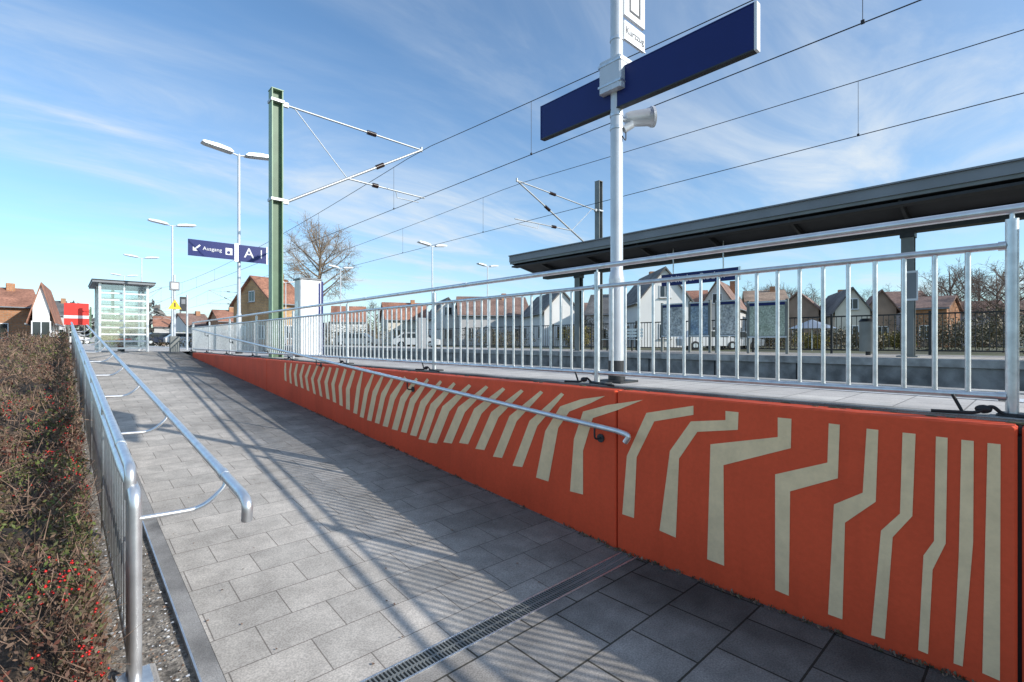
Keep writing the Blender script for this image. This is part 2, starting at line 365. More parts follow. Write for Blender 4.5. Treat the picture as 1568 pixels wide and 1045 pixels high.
p=fillet([(hx,2.16,H-0.075),(hx,2.12,H-0.02),(hx,2.22,H),(hx,19.0,H+(19-Y0)*SL)],0.05)
b.tube(p,0.0215,'steel_light',14)
for y in [2.45,5.35,8.3,11.2,14.1,17.0]:
    z=H+(y-Y0)*SL
    b.tube(fillet([(WX,y,z-0.11),(hx,y,z-0.11),(hx,y,z-0.015)],0.035),0.008,'dark',8)
    b.tube([(WX,y,z-0.11),(WX-0.01,y,z-0.11)],0.035,'dark',12)
b.obj('wall_handrail')
# ---------------------------------------------------------------- left ramp railing
b=MB(); LX=0.24; y1L=21.5
def lz(y,h): return h+(y-Y0)*SL
yp=2.93; HT=1.0
b.tube(fillet([(LX,yp,lz(yp,0.86)),(LX,yp-0.005,lz(yp,HT+.0)),(LX,y1L,lz(y1L,HT))],0.06),0.0235,'steel_light',16)
b.tube(fillet([(LX+0.012,yp-0.07,0.0),(LX+0.012,yp-0.07,lz(yp,0.90)),(LX,yp+0.4,lz(yp+0.4,0.905)),(LX,y1L,lz(y1L,0.905))],0.07),0.026,'steel_light',16)
b.tube([(LX,yp,-0.05),(LX,yp,lz(yp,0.88))],0.018,'steel',12)
b.tube([(LX,yp,lz(yp,0.12)),(LX,y1L,lz(y1L,0.12))],0.016,'steel',10)
b.tube([(LX,yp+.5,lz(yp+.5,HT)),(LX,yp+.56,lz(yp+.56,HT))],0.0265,'steel',14)
y=yp
while y<y1L:
    if y>yp+.1: b.tube([(LX,y,rz(y)-0.05),(LX,y,lz(y,HT-.03))],0.022,'steel',10)
    n_=14
    for i in range(1,n_):
        q=y+1.9*i/n_
        if q<y1L: b.tube([(LX,q,lz(q,0.12)),(LX,q,lz(q,0.90))],0.009,'steel',6,False)
    y+=1.9
b.bbox(LX-0.05,LX+0.10,yp-0.17,yp+0.05,-0.02,0.07,'concrete',0.01)
b.box(LX-0.055,LX+0.075,yp-0.14,yp+0.02,0.07,0.078,'steel')
b.obj('ramp_railing')
b=MB(); hx2=0.62; H2=0.925
b.tube(fillet([(hx2,2.46,H2-0.09),(hx2,2.44,H2-0.01),(hx2,2.52,H2+.01),(hx2,y1L,H2+(y1L-Y0)*SL)],0.06),0.0235,'steel_light',16)
y=2.85
while y<y1L:
    z=H2+(y-Y0)*SL
    b.tube(fillet([(LX,y,z-0.14),(hx2-0.10,y,z-0.15),(hx2,y,z-0.06),(hx2,y+0.01,z-0.01)],0.07),0.0115,'steel_light',10)
    b.tube([(hx2,y+0.0,z-0.01),(hx2,y+0.06,z-0.002)],0.0265,'steel_light',14)
    y+=1.9
b.obj('ramp_handrail')
# ---------------------------------------------------------------- hedge
def hedge_top(x,y):
    return np.clip((y-Y0)*SL,0,PZ)+0.56+0.07*np.sin(y*2.1+x*3)+0.06*np.sin(y*5.3-x*4)+0.05*np.sin(x*9+y*3)+0.04*np.sin(y*11+x*13)
def build_hedge():
    b=MB()
    N=120; xsn=[-3.2,-2.6,-2.0,-1.5,-1.1,-0.8,-0.5,-0.3,-0.12,-0.02]
    vs=[];fs=[]
    for j in range(N+1):
        y=-1+23.3*j/N
        prof=[(0.02,-0.1)]+[(x,float(hedge_top(x,y))-rz(y)-0.15-(0.12 if x==-0.02 else 0)) for x in reversed(xsn)]+[(-3.3,-0.1)]
        for x,z in prof: vs.append((x,y,rz(y)+z))
    n_=len(prof)
    for j in range(N):
        for i in range(n_-1): fs.append((j*n_+i,(j+1)*n_+i,(j+1)*n_+i+1,j*n_+i+1))
    fs.append(tuple(range(n_))); 
    b.add(vs,fs,'soil')
    o=b.obj('hedge')
    def sample(n,ymin,ymax,pw,up=0.02,deep=0.16):
        y=ymin+(ymax-ymin)*rng.random(n)**pw; top=rng.random(n)<0.72
        x=np.where(top,0.08-3.2*rng.random(n)**1.4,0.03+0.09*rng.random(n))
        zr=np.clip((y-Y0)*SL,0,PZ)
        h=hedge_top(x,y)
        z=np.where(top,h-deep*rng.random(n)+up,zr+(h-zr-0.02)*rng.random(n))
        return x,y,z
    def quads(c,s,asp=.45):
        n=len(c); d=rng.normal(size=(n,3)); d/=np.linalg.norm(d,axis=1)[:,None]; e=np.cross(d,rng.normal(size=(n,3))); e/=np.linalg.norm(e,axis=1)[:,None]; s=s[:,None]
        return np.stack([c-d*s,c+e*s*asp,c+d*s,c-e*s*asp],1)
    def sprays(ns,per,ymin,ymax,pw,s0,s1,rad):
        x,y,z=sample(ns,ymin,ymax,pw,0.03); c=np.repeat(np.stack([x,y,z],1),per,0); n=len(c)
        t=rng.random(n)[:,None]; dirs=rng.normal(size=(ns,3))*.5; dirs[:,2]+=.8; dirs/=np.linalg.norm(dirs,axis=1)[:,None]
        c=c+np.repeat(dirs,per,0)*(t-.5)*rad*2+rng.normal(size=(n,3))*rad*.16
        c[:,0]=np.minimum(c[:,0],0.16)
        return quads(c,s0+(s1-s0)*rng.random(n))
    L=np.concatenate([sprays(5400,13,1.2,6.5,1.4,0.008,0.017,0.07),sprays(3400,9,5.5,22.2,1.2,0.014,0.030,0.10)])
    v=L.reshape(-1,3); nf=len(L)
    x,y,z=sample(30000,1.2,22.2,1.8,0.03); n_=len(x); c=np.stack([x,y,z-0.02],1)
    d=rng.normal(size=(n_,3))*0.6; d[:,2]+=0.8; d/=np.linalg.norm(d,axis=1)[:,None]; ln=0.05+0.13*rng.random(n_)**2; w=0.0013+0.0004*y
    e=np.cross(d,rng.normal(size=(n_,3))); e/=np.linalg.norm(e,axis=1)[:,None]
    ln=ln[:,None]; w=w[:,None]
    T=np.stack([c-e*w,c+e*w,c+d*ln+e*w*.3,c+d*ln-e*w*.3],1)
    allv=np.concatenate([v,T.reshape(-1,3)]); faces=np.arange(len(allv)).reshape(-1,4)
    me=bpy.data.meshes.new('foliage'); me.vertices.add(len(allv)); me.vertices.foreach_set('co',allv.ravel().astype(np.float32))
    me.loops.add(len(allv)); me.loops.foreach_set('vertex_index',faces.ravel().astype(np.int32))
    me.polygons.add(len(faces)); me.polygons.foreach_set('loop_start',np.arange(0,len(allv),4,dtype=np.int32)); me.polygons.foreach_set('loop_total',np.full(len(faces),4,dtype=np.int32))
    mi=np.zeros(len(faces),dtype=np.int32); mi[nf:]=1
    me.materials.append(M['hedgeleaf']); me.materials.append(M['twig']); me.polygons.foreach_set('material_index',mi); me.update(calc_edges=True)
    f=bpy.data.objects.new('foliage',me); scene.collection.objects.link(f); f.parent=o
    b=MB(); x,y,z=sample(2000,1.3,9,1.8,0.045,0.06)
    keep=(np.sin(y*3.1+x*5)+np.sin(y*1.3-x*2.2))>-0.6
    for a,c_,d_,k in zip(x,y,z,keep):
        if k:
          for q in range(random.randint(1,4)):
            r=random.uniform(.0045,.0075); A,C,D=a+random.gauss(0,.014),c_+random.gauss(0,.014),d_+random.gauss(0,.012)
            b.add([(A+r,C,D),(A-r,C,D),(A,C+r,D),(A,C-r,D),(A,C,D+r),(A,C,D-r)],[(0,2,4),(2,1,4),(1,3,4),(3,0,4),(2,0,5),(1,2,5),(3,1,5),(0,3,5)],'berry',True)
    b.obj('berries',o)
build_hedge()
# ---------------------------------------------------------------- sign pole
px_,py_=3.78,2.68
root=empty('station_sign_pole')
b=MB()
b.tube([(px_,py_,PZ),(px_,py_,PZ+0.95)],0.072,'pole',24); b.tube([(px_,py_,PZ+0.95),(px_,py_,PZ+1.03)],0.072,'pole',24,True,0.057)
b.tube([(px_,py_,PZ+1.0),(px_,py_,6.0)],0.057,'pole',24)
b.tube([(px_,py_,PZ),(px_,py_,PZ+0.20)],0.078,'dark',20)
b.box(px_-0.14,px_+0.14,py_-0.14,py_+0.14,PZ,PZ+0.02,'dark')
for z in (3.72,3.60,4.42): b.tube([(px_,py_,z),(px_,py_,z+0.03)],0.063,'steel',20)
b.obj('pole',root)
b=MB()
b.bbox(px_-0.115,px_+0.115,py_-0.12,py_+0.12,3.93,4.23,'pole',0.014)
for z in (3.98,4.17): b.box(px_-0.12,px_+0.12,py_-0.125,py_+0.125,z,z+0.02,'steel')
b.obj('sign_bracket',root)
b=MB(); b.box(px_-0.045,px_+0.01,1.44,3.6,3.79,4.125,'blue'); b.box(px_-0.048,px_+0.013,1.42,1.44,3.78,4.135,'white'); b.box(px_-0.048,px_+0.013,3.6,3.615,3.78,4.135,'blue')
b.box(px_-0.048,px_+0.013,1.441,3.599,3.778,3.79,'dark')
b.box(px_-0.048,px_+0.013,1.441,3.599,4.125,4.134,'blue')
b.obj('sign_board',root)
b=MB()
b.box(px_+0.06,px_+0.40,py_-0.045,py_-0.015,4.46,4.63,'white'); b.box(px_+0.055,px_+0.405,py_-0.05,py_-0.04,4.45,4.458,'steel')
b.box(px_+0.06,px_+0.40,py_-0.045,py_-0.015,4.68,5.35,'white')
b.box(px_+0.14,px_+0.16,py_-0.049,py_-0.046,4.74,5.3,'dark');b.box(px_+0.30,px_+0.32,py_-0.049,py_-0.046,4.74,5.3,'dark');b.box(px_+0.16,px_+0.30,py_-0.049,py_-0.046,4.74,4.76,'dark')
b.box(px_-0.02,px_+0.40,py_-0.013,py_+0.0,4.50,4.53,'steel'); b.box(px_-0.02,px_+0.40,py_-0.013,py_+0.0,4.9,4.93,'steel')
b.obj('plate_sign',root)
text('Kurzzug',0.092,(px_+0.23,py_-0.0465,4.545),FACE_Y,'dark','plate_text',root,'CENTER')
b=MB()
sx,sy,sz=px_+0.19,py_-0.12,3.73
b.tube([(px_,py_,sz-.03),(sx,sy,sz-.03)],0.018,'steel_light',10)
dr=Vector((0.75,-0.62,0.12)).normalized()
c0=Vector((sx,sy,sz)); 
b.tube([c0-dr*0.13,c0-dr*0.09,c0+dr*0.08,c0+dr*0.11],0.055,'pole',20,True,0.09)
b.tube([c0+dr*0.11,c0+dr*0.135],0.094,'pole',20)
b.tube([c0+dr*0.1351,c0+dr*0.137],0.080,'dark',20)
b.tube([(px_+.04,py_-.05,sz-0.13),(px_+.10,py_-.10,sz-0.08)],0.035,'pole',12)
b.tube(fillet([(px_+.06,py_-.06,sz-.1),(px_+.03,py_-.08,sz-.25),(px_,py_-.06,sz-.2)],.05),0.006,'dark',6)
b.obj('loudspeaker',root)
# ---------------------------------------------------------------- catenary masts
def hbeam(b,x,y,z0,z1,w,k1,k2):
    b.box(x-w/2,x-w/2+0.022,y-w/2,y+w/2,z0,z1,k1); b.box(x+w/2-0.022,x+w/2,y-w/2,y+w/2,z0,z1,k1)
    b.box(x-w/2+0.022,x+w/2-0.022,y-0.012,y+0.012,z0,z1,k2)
def ribbed(b,p,q,k='insul'):
    p=Vector(p);q=Vector(q); n_=7
    b.tube([p,q],0.022,'wire',8)
    for i in range(n_):
        c=p.lerp(q,(i+.5)/n_); d=(q-p)/n_*0.22; b.tube([c-d,c+d],0.06,k,10)
def mast(name,x,y,top,dirx,tipx,zu,zl,zd,zr,mk1,mk2,w=0.26,base=PZ):
    root=empty(name); b=MB()
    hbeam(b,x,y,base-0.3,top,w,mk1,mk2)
    b.box(x-w/2-.01,x+w/2+.01,y-w/2-.01,y+w/2+.01,top,top+0.02,mk1)
    b.obj('mast_column',root)
    b=MB(); mx_=x+dirx*w/2
    for z in (zu,zd):
        b.box(x-w/2-0.02,x+w/2+0.02,y-w/2-0.02,y+w/2+0.02,z-0.03,z+0.03,'arm')
        b.box(min(mx_,mx_+dirx*.15),max(mx_,mx_+dirx*.15),y-0.04,y+0.04,z-0.05,z+0.05,'arm')
    A=Vector((mx_+dirx*.1,y,zu)); T=Vector((tipx,y,zl)); D=Vector((mx_+dirx*.1,y,zd))
    ia=A.lerp(T,0.55); ib=A.lerp(T,0.62); b.tube([A,ia],0.026,'arm',8); ribbed(b,ia,ib); b.tube([ib,T],0.026,'arm',8)
    ia=D.lerp(T,0.62); ib=D.lerp(T,0.68); b.tube([D,ia],0.034,'arm',8); ribbed(b,ia,ib); b.tube([ib,T],0.030,'arm',8)
    f=(zr-zd)/(zl-zd); Kp=D.lerp(T,min(.6,f)); E=Vector((tipx+dirx*0.1,y,zr-0.05))
    ia=Kp.lerp(E,0.3); ib=Kp.lerp(E,0.37); b.tube([Kp,ia],0.024,'arm',8); ribbed(b,ia,ib); b.tube([ib,E],0.022,'arm',8)
    b.tube([A.lerp(T,0.05),Kp],0.012,'arm',5)
    b.tube([Kp.lerp(E,.6),Kp.lerp(E,.62)+Vector((0,0,-.18)),E+Vector((dirx*-.2,0,-.16))],0.012,'arm',6)
    b.tube([T+Vector((0,0,-.05)),T+Vector((0,0,.08))],0.035,'arm',8)
    b.obj('cantilever',root)
    return root
MY=12.2
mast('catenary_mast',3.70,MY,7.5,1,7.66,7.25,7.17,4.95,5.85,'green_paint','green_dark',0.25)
mast('catenary_mast',16.9,12.9,8.45,-1,12.1,7.2,7.45,5.4,6.1,'mast_grey','mast_grey',0.24)
for yy in (62,112):
    mast('catenary_mast',3.70,yy,7.5,1,7.66,7.25,7.17,4.95,5.85,'green_paint','green_dark',0.25)
    mast('catenary_mast',16.9,yy+1,8.2,-1,12.1,7.2,7.3,5.1,5.9,'mast_grey','mast_grey',0.24)
def wires(name,x,anchors,zc,zcat,sag,r=0.009):
    b=MB()
    def cz(y):
        for a,c in zip(anchors[:-1],anchors[1:]):
            if a<=y<=c: 
                u=(y-a)/(c-a); return zcat-sag*4*u*(1-u)
        return zcat
    ys=np.linspace(anchors[0],anchors[-1],160)
    b.tube([(x,y,cz(y)) for y in ys],r,'wire',5); b.tube([(x,anchors[0],zc),(x,anchors[-1],zc)],r,'wire',5)
    y=anchors[0]+3
    while y<anchors[-1]:
        b.tube([(x,y,zc),(x,y,cz(y))],r*.55,'wire',4,False); b.box(x-.012,x+.012,y-.02,y+.02,zc-.01,zc+.04,'wire'); y+=6.1
    b.obj(name)
wires('overhead_line',7.66,[-38,MY,62,112,170],5.78,7.17,0.65)
wires('overhead_line',12.08,[-37,12.9,63,113,170],5.88,7.3,0.45)
# ---------------------------------------------------------------- tracks
b=MB(); b.box(5.17,12.88,-20,170,-0.05,0.38,'ballast'); b.obj('track_ballast')
b=MB()
for tc in (7.0,11.1):
    for s in (-.75,.75):
        b.box(tc+s-.035,tc+s+.035,-20,170,0.48,0.52,'rail'); b.box(tc+s-.01,tc+s+.01,-20,170,0.40,0.48,'rail'); b.box(tc+s-.07,tc+s+.07,-20,170,0.394,0.40,'rail')
    y=-20
    while y<90:
        b.box(tc-1.25,tc+1.25,y,y+.24,0.34,0.392,'concrete_dark'); y+=.62
b.obj('railway_track')
# ---------------------------------------------------------------- opposite platform
b=MB(); b.box(12.95,17.6,-20,80,0,PZ-0.004,'concrete_dark'); b.box(12.9,13.15,-20,80,PZ-0.14,PZ+0.01,'concrete')
b.add([(13.15,-20,PZ),(17.6,-20,PZ),(17.6,80,PZ),(13.15,80,PZ)],[(0,1,2,3)],'platpave')
y=-20
while y<60: b.box(12.935,12.95,y,y+.03,0.4,PZ-.15,'black'); y+=2.0
b.obj('opposite_platform')
def canopy():
    root=empty('platform_canopy'); b=MB(); y0,y1=-16,14.5
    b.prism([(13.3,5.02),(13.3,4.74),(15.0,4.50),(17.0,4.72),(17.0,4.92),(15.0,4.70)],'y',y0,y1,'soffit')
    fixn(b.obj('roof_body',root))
    b=MB()
    b.box(13.20,13.295,y0-.02,y1+.02,4.80,5.03,'cladgrey'); b.box(13.15,13.31,y0-.02,y1+.02,5.03,5.065,'cladgrey')
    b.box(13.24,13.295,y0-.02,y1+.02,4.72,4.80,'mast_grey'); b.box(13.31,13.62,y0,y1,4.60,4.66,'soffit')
    b.prism([(13.3,5.025),(13.3,4.74),(15.0,4.40),(17.05,4.66),(17.05,4.98),(15.0,4.78)],'y',y1+.001,y1+.03,'cladgrey')
    fixn(b.obj('fascia',root))
    b=MB(); b.box(14.7,15.0,y0+.1,y1-.4,4.22,4.5,'dark')
    y=y0+.5
    while y<y1:
        b.prism([(13.4,4.72),(13.4,4.64),(14.7,4.30),(14.7,4.5)],'y',y,y+.06,'dark'); b.prism([(15.0,4.30),(16.9,4.60),(16.9,4.68),(15.0,4.5)],'y',y,y+.06,'dark'); y+=2.2
    fixn(b.obj('beams',root))
    b=MB()
    for y in (-8.1,2.2,12.3):
        hbeam(b,14.85,y,PZ,4.25,0.24,'mast_grey','dark'); b.box(14.65,15.05,y-.2,y+.2,PZ,PZ+.03,'mast_grey')
        b.box(14.70,15.0,y-.14,y+.14,4.1,4.22,'dark')
    b.box(14.70,14.72,2.0,2.3,2.6,3.3,'white'); b.box(14.694,14.70,2.03,2.27,2.65,3.25,'cladgrey')
    b.obj('posts',root)
canopy()
b=MB(); X=17.3
y=-14
while y<60:
    b.box(X-.03,X+.03,y-.03,y+.03,PZ,PZ+1.2,'dark')
    if y<24:
        for i in range(1,18): b.box(X-.01,X+.01,y+i*2.3/18-.008,y+i*2.3/18+.008,PZ+.12,PZ+1.1,'dark')
    y+=2.3
b.box(X-.025,X+.025,-14,60,PZ+1.1,PZ+1.14,'dark'); b.box(X-.02,X+.02,-14,60,PZ+.10,PZ+.14,'dark'); b.obj('black_fence')
M['poster1']=mat('poster_map',(0.38,0.46,0.5),0.4,0,0.3,3.5,col2=(0.16,0.25,0.38),fine=0.35,fs=18)
M['poster2']=mat('poster_timetable',(0.48,0.54,0.46),0.4,0,0.3,4,col2=(0.30,0.36,0.28),fine=0.35,fs=22)
M['poster3']=mat('poster_notice',(0.60,0.60,0.57),0.4,0,0.2,6,col2=(0.34,0.36,0.38),fine=0.4,fs=16)
def board(x,y0,y1,z0,z1,k):
    b=MB(); b.box(x,x+.05,y0,y1,z0,z1,'cladgrey')
    for a in (z0,z1-.04): b.box(x-.02,x-.001,y0,y1,a,a+.04,'pole')
    b.box(x-.012,x-.002,y0+.05,y1-.05,z0+.06,z1-.14,k)
    b.box(x-.011,x-.002,y0+.05,y1-.05,z1-.13,z1-.05,'blue')
    for y in (y0,y1): b.box(x-.01,x+.07,y-.035,y+.035,PZ,z1+.04,'mast_grey')
    b.obj('information_board')
board(15.6,8.32,9.15,1.8,2.95,'poster3'); board(15.6,7.42,8.12,1.8,2.95,'poster1'); board(15.6,6.5,7.2,1.8,2.95,'poster3'); board(15.6,5.1,6.2,1.75,2.85,'poster2')
root=empty('station_name_sign'); b=MB(); b.box(14.3,14.36,5.95,8.4,3.42,3.78,'blue'); b.box(14.29,14.37,5.9,5.95,3.41,3.79,'steel')
for y in (6.4,8.0): b.tube([(14.33,y,3.78),(14.33,y,4.6)],0.02,'steel',6)
b.obj('board',root); text('Nieder-Roden',0.30,(14.295,7.2,3.6),FACE_X,'white','letters',root,'CENTER')
def bench(x,y):
    b=MB()
    for i in range(4): b.box(x+.11*i,x+.11*i+.09,y,y+1.6,1.70,1.72,'steel')
    for i in range(3): b.box(x+.46,x+.48,y,y+1.6,1.80+.12*i,1.89+.12*i,'steel')
    for yy in (y+.2,y+1.35): b.box(x+.05,x+.1,yy,yy+.05,PZ,1.70,'dark'); b.box(x+.42,x+.46,yy,yy+.05,PZ,2.1,'dark')
    b.obj('platform_bench')
bench(15.9,10.4)
def bin_(x,y):
    b=MB(); b.tube([(x,y,PZ+.1),(x,y,PZ+.9)],0.2,'mast_grey',16); b.tube([(x,y,PZ+.9),(x,y,PZ+.98)],0.22,'dark',16,True,0.16); b.tube([(x,y,PZ),(x,y,PZ+.1)],0.06,'dark',8); b.obj('litter_bin')
bin_(15.9,3.2)
# ---------------------------------------------------------------- lamps
def lamp(x,y,top=7.3,base=PZ):
    b=MB(); b.tube([(x,y,base),(x,y,base+1.2)],0.07,'pole',14); b.tube([(x,y,base+1.2),(x,y,top)],0.052,'pole',14,True,0.038)
    b.tube([(x,y,base),(x,y,base+.1)],0.1,'dark',14)
    for s in (-1,1):
        b.tube([(x,y,top-.05),(x+s*.30,y,top+.02)],0.025,'pole',8)
        prof=[(s*.16,.0),(s*.24,.075),(s*.55,.135),(s*.92,.15),(s*.98,.11),(s*.90,.07),(s*.2,-.02)]
        b.prism([(x+p,top+q) for p,q in prof],'y',y-.15,y+.15,'pole')
        b.prism([(x+s*.28,top-.018),(x+s*.86,top+.058),(x+s*.86,top+.048),(x+s*.28,top-.028)],'y',y-.11,y+.11,'white')
    return fixn(b.obj('street_lamp'))
for x,y in ((3.95,16.5),(3.98,28.8),(4.0,41.5),(4.0,54),(4.0,68)): lamp(x,y)
for x,y in ((16.2,24.6),(15.9,36.9),(15.9,49.5),(15.9,62)): lamp(x,y)
lamp(23.7,28.5,7.3,1.0); lamp(-5.5,60,6.5,1.2)
root=empty('exit_sign'); b=MB()
b.box(2.63,3.80,16.36,16.42,4.08,4.54,'blue'); b.box(3.90,4.68,16.36,16.42,4.05,4.54,'blue')
b.box(3.80,3.90,16.35,16.43,4.03,4.56,'steel_light'); b.box(4.68,4.71,16.35,16.43,4.03,4.56,'steel_light')
b.tube([(3.95,16.42,4.45),(3.95,16.46,4.45)],0.08,'steel',10); b.tube([(3.95,16.42,4.15),(3.95,16.46,4.15)],0.08,'steel',10)
b.add([(2.74,16.354,4.22),(2.86,16.354,4.22),(2.74,16.354,4.34)],[(0,1,2)],'white'); b.add([(2.79,16.352,4.24),(2.93,16.352,4.38),(2.90,16.352,4.41),(2.76,16.352,4.27)],[(0,1,2,3)],'white')
b.add([(4.52,16.354,4.20),(4.55,16.354,4.20),(4.55,16.354,4.45),(4.52,16.354,4.45)],[(0,1,2,3)],'white')
b.box(3.56,3.74,16.352,16.359,4.20,4.40,'white'); b.tube([(3.64,16.351,4.27),(3.64,16.345,4.27)],0.045,'blue',12)
b.obj('board',root)
text('Ausgang',0.145,(2.98,16.352,4.31),FACE_Y,'white','letters',root); text('A',0.42,(4.05,16.352,4.30),FACE_Y,'white','letter',root)
b=MB(); b.bbox(4.15,4.65,11.9,12.3,PZ,3.12,'white',0.02); b.box(4.652,4.70,11.92,12.28,PZ,3.10,'blue'); b.box(4.58,4.62,11.893,11.899,PZ+.1,3.05,'blue'); b.box(4.14,4.145,12.0,12.2,2.2,2.6,'steel'); b.box(4.12,4.68,11.87,12.33,PZ,PZ+.05,'dark')
b.box(4.13,4.67,11.88,12.32,3.12,3.15,'cladgrey')
fixn(b.obj('service_cabinet'))
b=MB(); b.bbox(14.0,14.5,22.6,22.9,PZ,2.9,'cladgrey',0.02); b.box(13.985,13.998,22.65,22.85,2.0,2.7,'dark'); fixn(b.obj('information_pillar'))
root=empty('warning_sign_post'); b=MB(); x,y=2.95,20.9
b.tube([(x,y,PZ),(x,y,4.0)],0.04,'pole',12); b.box(x-.14,x+.14,y-.08,y+.08,3.45,3.75,'cladgrey'); b.box(x-.10,x+.10,y-.085,y-.081,3.5,3.7,'white')
b.prism([(x-.2,2.78),(x+.2,2.78),(x,3.12)],'y',y-.07,y-.05,'yellow'); b.bbox(x-.14,x+.14,y-.1,y+.1,PZ,PZ+.55,'mast_grey')
b.box(x-.02,x+.02,y-.075,y-.071,2.86,3.0,'dark')
fixn(b.obj('post',root))
root=empty('signal_post'); b=MB(); x,y=3.9,24.5
b.tube([(x,y,PZ),(x,y,3.6)],0.04,'pole',10); b.box(x-.25,x-.05,y-.1,y+.1,2.9,3.5,'dark'); b.box(x-.22,x-.08,y-.105,y-.101,3.2,3.4,'cladgrey'); fixn(b.obj('post',root))
# ---------------------------------------------------------------- glass shelter
root=empty('glass_shelter'); b=MB(); x0,x1,y0,y1=0.95,2.25,21.6,24.2; zt=3.62; P=PZ
for x in (x0,x1):
    for y in (y0,(y0+y1)/2,y1): b.box(x-.035,x+.035,y-.035,y+.035,P,zt,'steel_light')
for x in (x0,x1): b.box(x-.03,x+.03,y0,y1,P+.1,P+.16,'steel_light')
b.box(x0,x1,y0-.03,y0+.03,P+.1,P+.16,'steel_light'); b.box(x0,x1,y1-.03,y1+.03,P+.1,P+.16,'steel_light')
b.obj('frame',root)
b=MB()
for i,z in enumerate(np.arange(P+.35,zt-.15,0.235)):
    b.box(x0+.04,x1-.04,y0-.012,y0-.006,z,z+.05,'white'); b.box(x0+.04,x1-.04,y1+.006,y1+.012,z,z+.03,'white')
b.box((x0+x1)/2-.02,(x0+x1)/2+.02,y0-.02,y0+.02,P+.17,zt,'steel_light')
b.obj('glazing_bands',root)
b=MB(); b.box(x0+.04,x1-.04,y0-.004,y0+.004,P+.16,zt-.05,'glass'); b.box(x0+.04,x1-.04,y1-.004,y1+.004,P+.16,zt-.05,'glass'); b.box(x0-.004,x0+.004,y0+.04,y1-.04,P+.16,zt-.05,'glass'); b.box(x1-.004,x1+.004,y0+.04,y1-.04,P+.16,zt-.05,'glass'); b.obj('glazing',root)
b=MB(); b.box(x0-.2,x1+.2,y0-.25,y1+.2,zt,zt+.07,'cladgrey'); b.box(x0-.22,x1+.22,y0-.27,y1+.22,zt+.07,zt+.1,'dark'); b.obj('roof',root)
b=MB()
for i in range(4): b.box(x0+.5+.1*i,x0+.58+.1*i,y0+.4,y1-.4,P+.43,P+.46,'orange')
b.box(x0+.6,x0+.7,y0+.5,y0+.56,P,P+.43,'dark'); b.box(x0+.6,x0+.7,y1-.6,y1-.54,P,P+.43,'dark'); b.obj('seat',root)
# ---------------------------------------------------------------- houses
def roofmat(n,c): return mat(n,c,0.85,0,0.2,0.6,fine=0.25,fs=6)
M['r_red']=roofmat('roof_tile_red',(0.36,0.17,0.11)); M['r_brown']=roofmat('roof_tile_brown',(0.25,0.155,0.12)); M['r_grey']=roofmat('roof_tile_grey',(0.15,0.145,0.14)); M['r_tan']=roofmat('roof_tile_tan',(0.34,0.24,0.17))
M['w_brick']=brickmat('wall_brick_orange',(0.54,0.26,0.13),(0.47,0.22,0.11),(0.4,0.3,0.22),0.5,0.16,0.02,axes='xz')
M['w_yellow']=brickmat('wall_brick_yellow',(0.64,0.40,0.19),(0.58,0.36,0.17),(0.4,0.3,0.22),0.5,0.16,0.02,axes='xz')
M['w_white']=mat('wall_render_white',(0.78,0.77,0.74),0.9,0,0.04,0.5); M['w_cream']=mat('wall_render_cream',(0.68,0.62,0.52),0.9,0,0.06,0.5); M['w_grey']=mat('wall_render_grey',(0.52,0.51,0.50),0.9,0,0.06,0.5); M['w_brown']=mat('wall_clad_brown',(0.34,0.25,0.19),0.9,0,0.1,0.8)
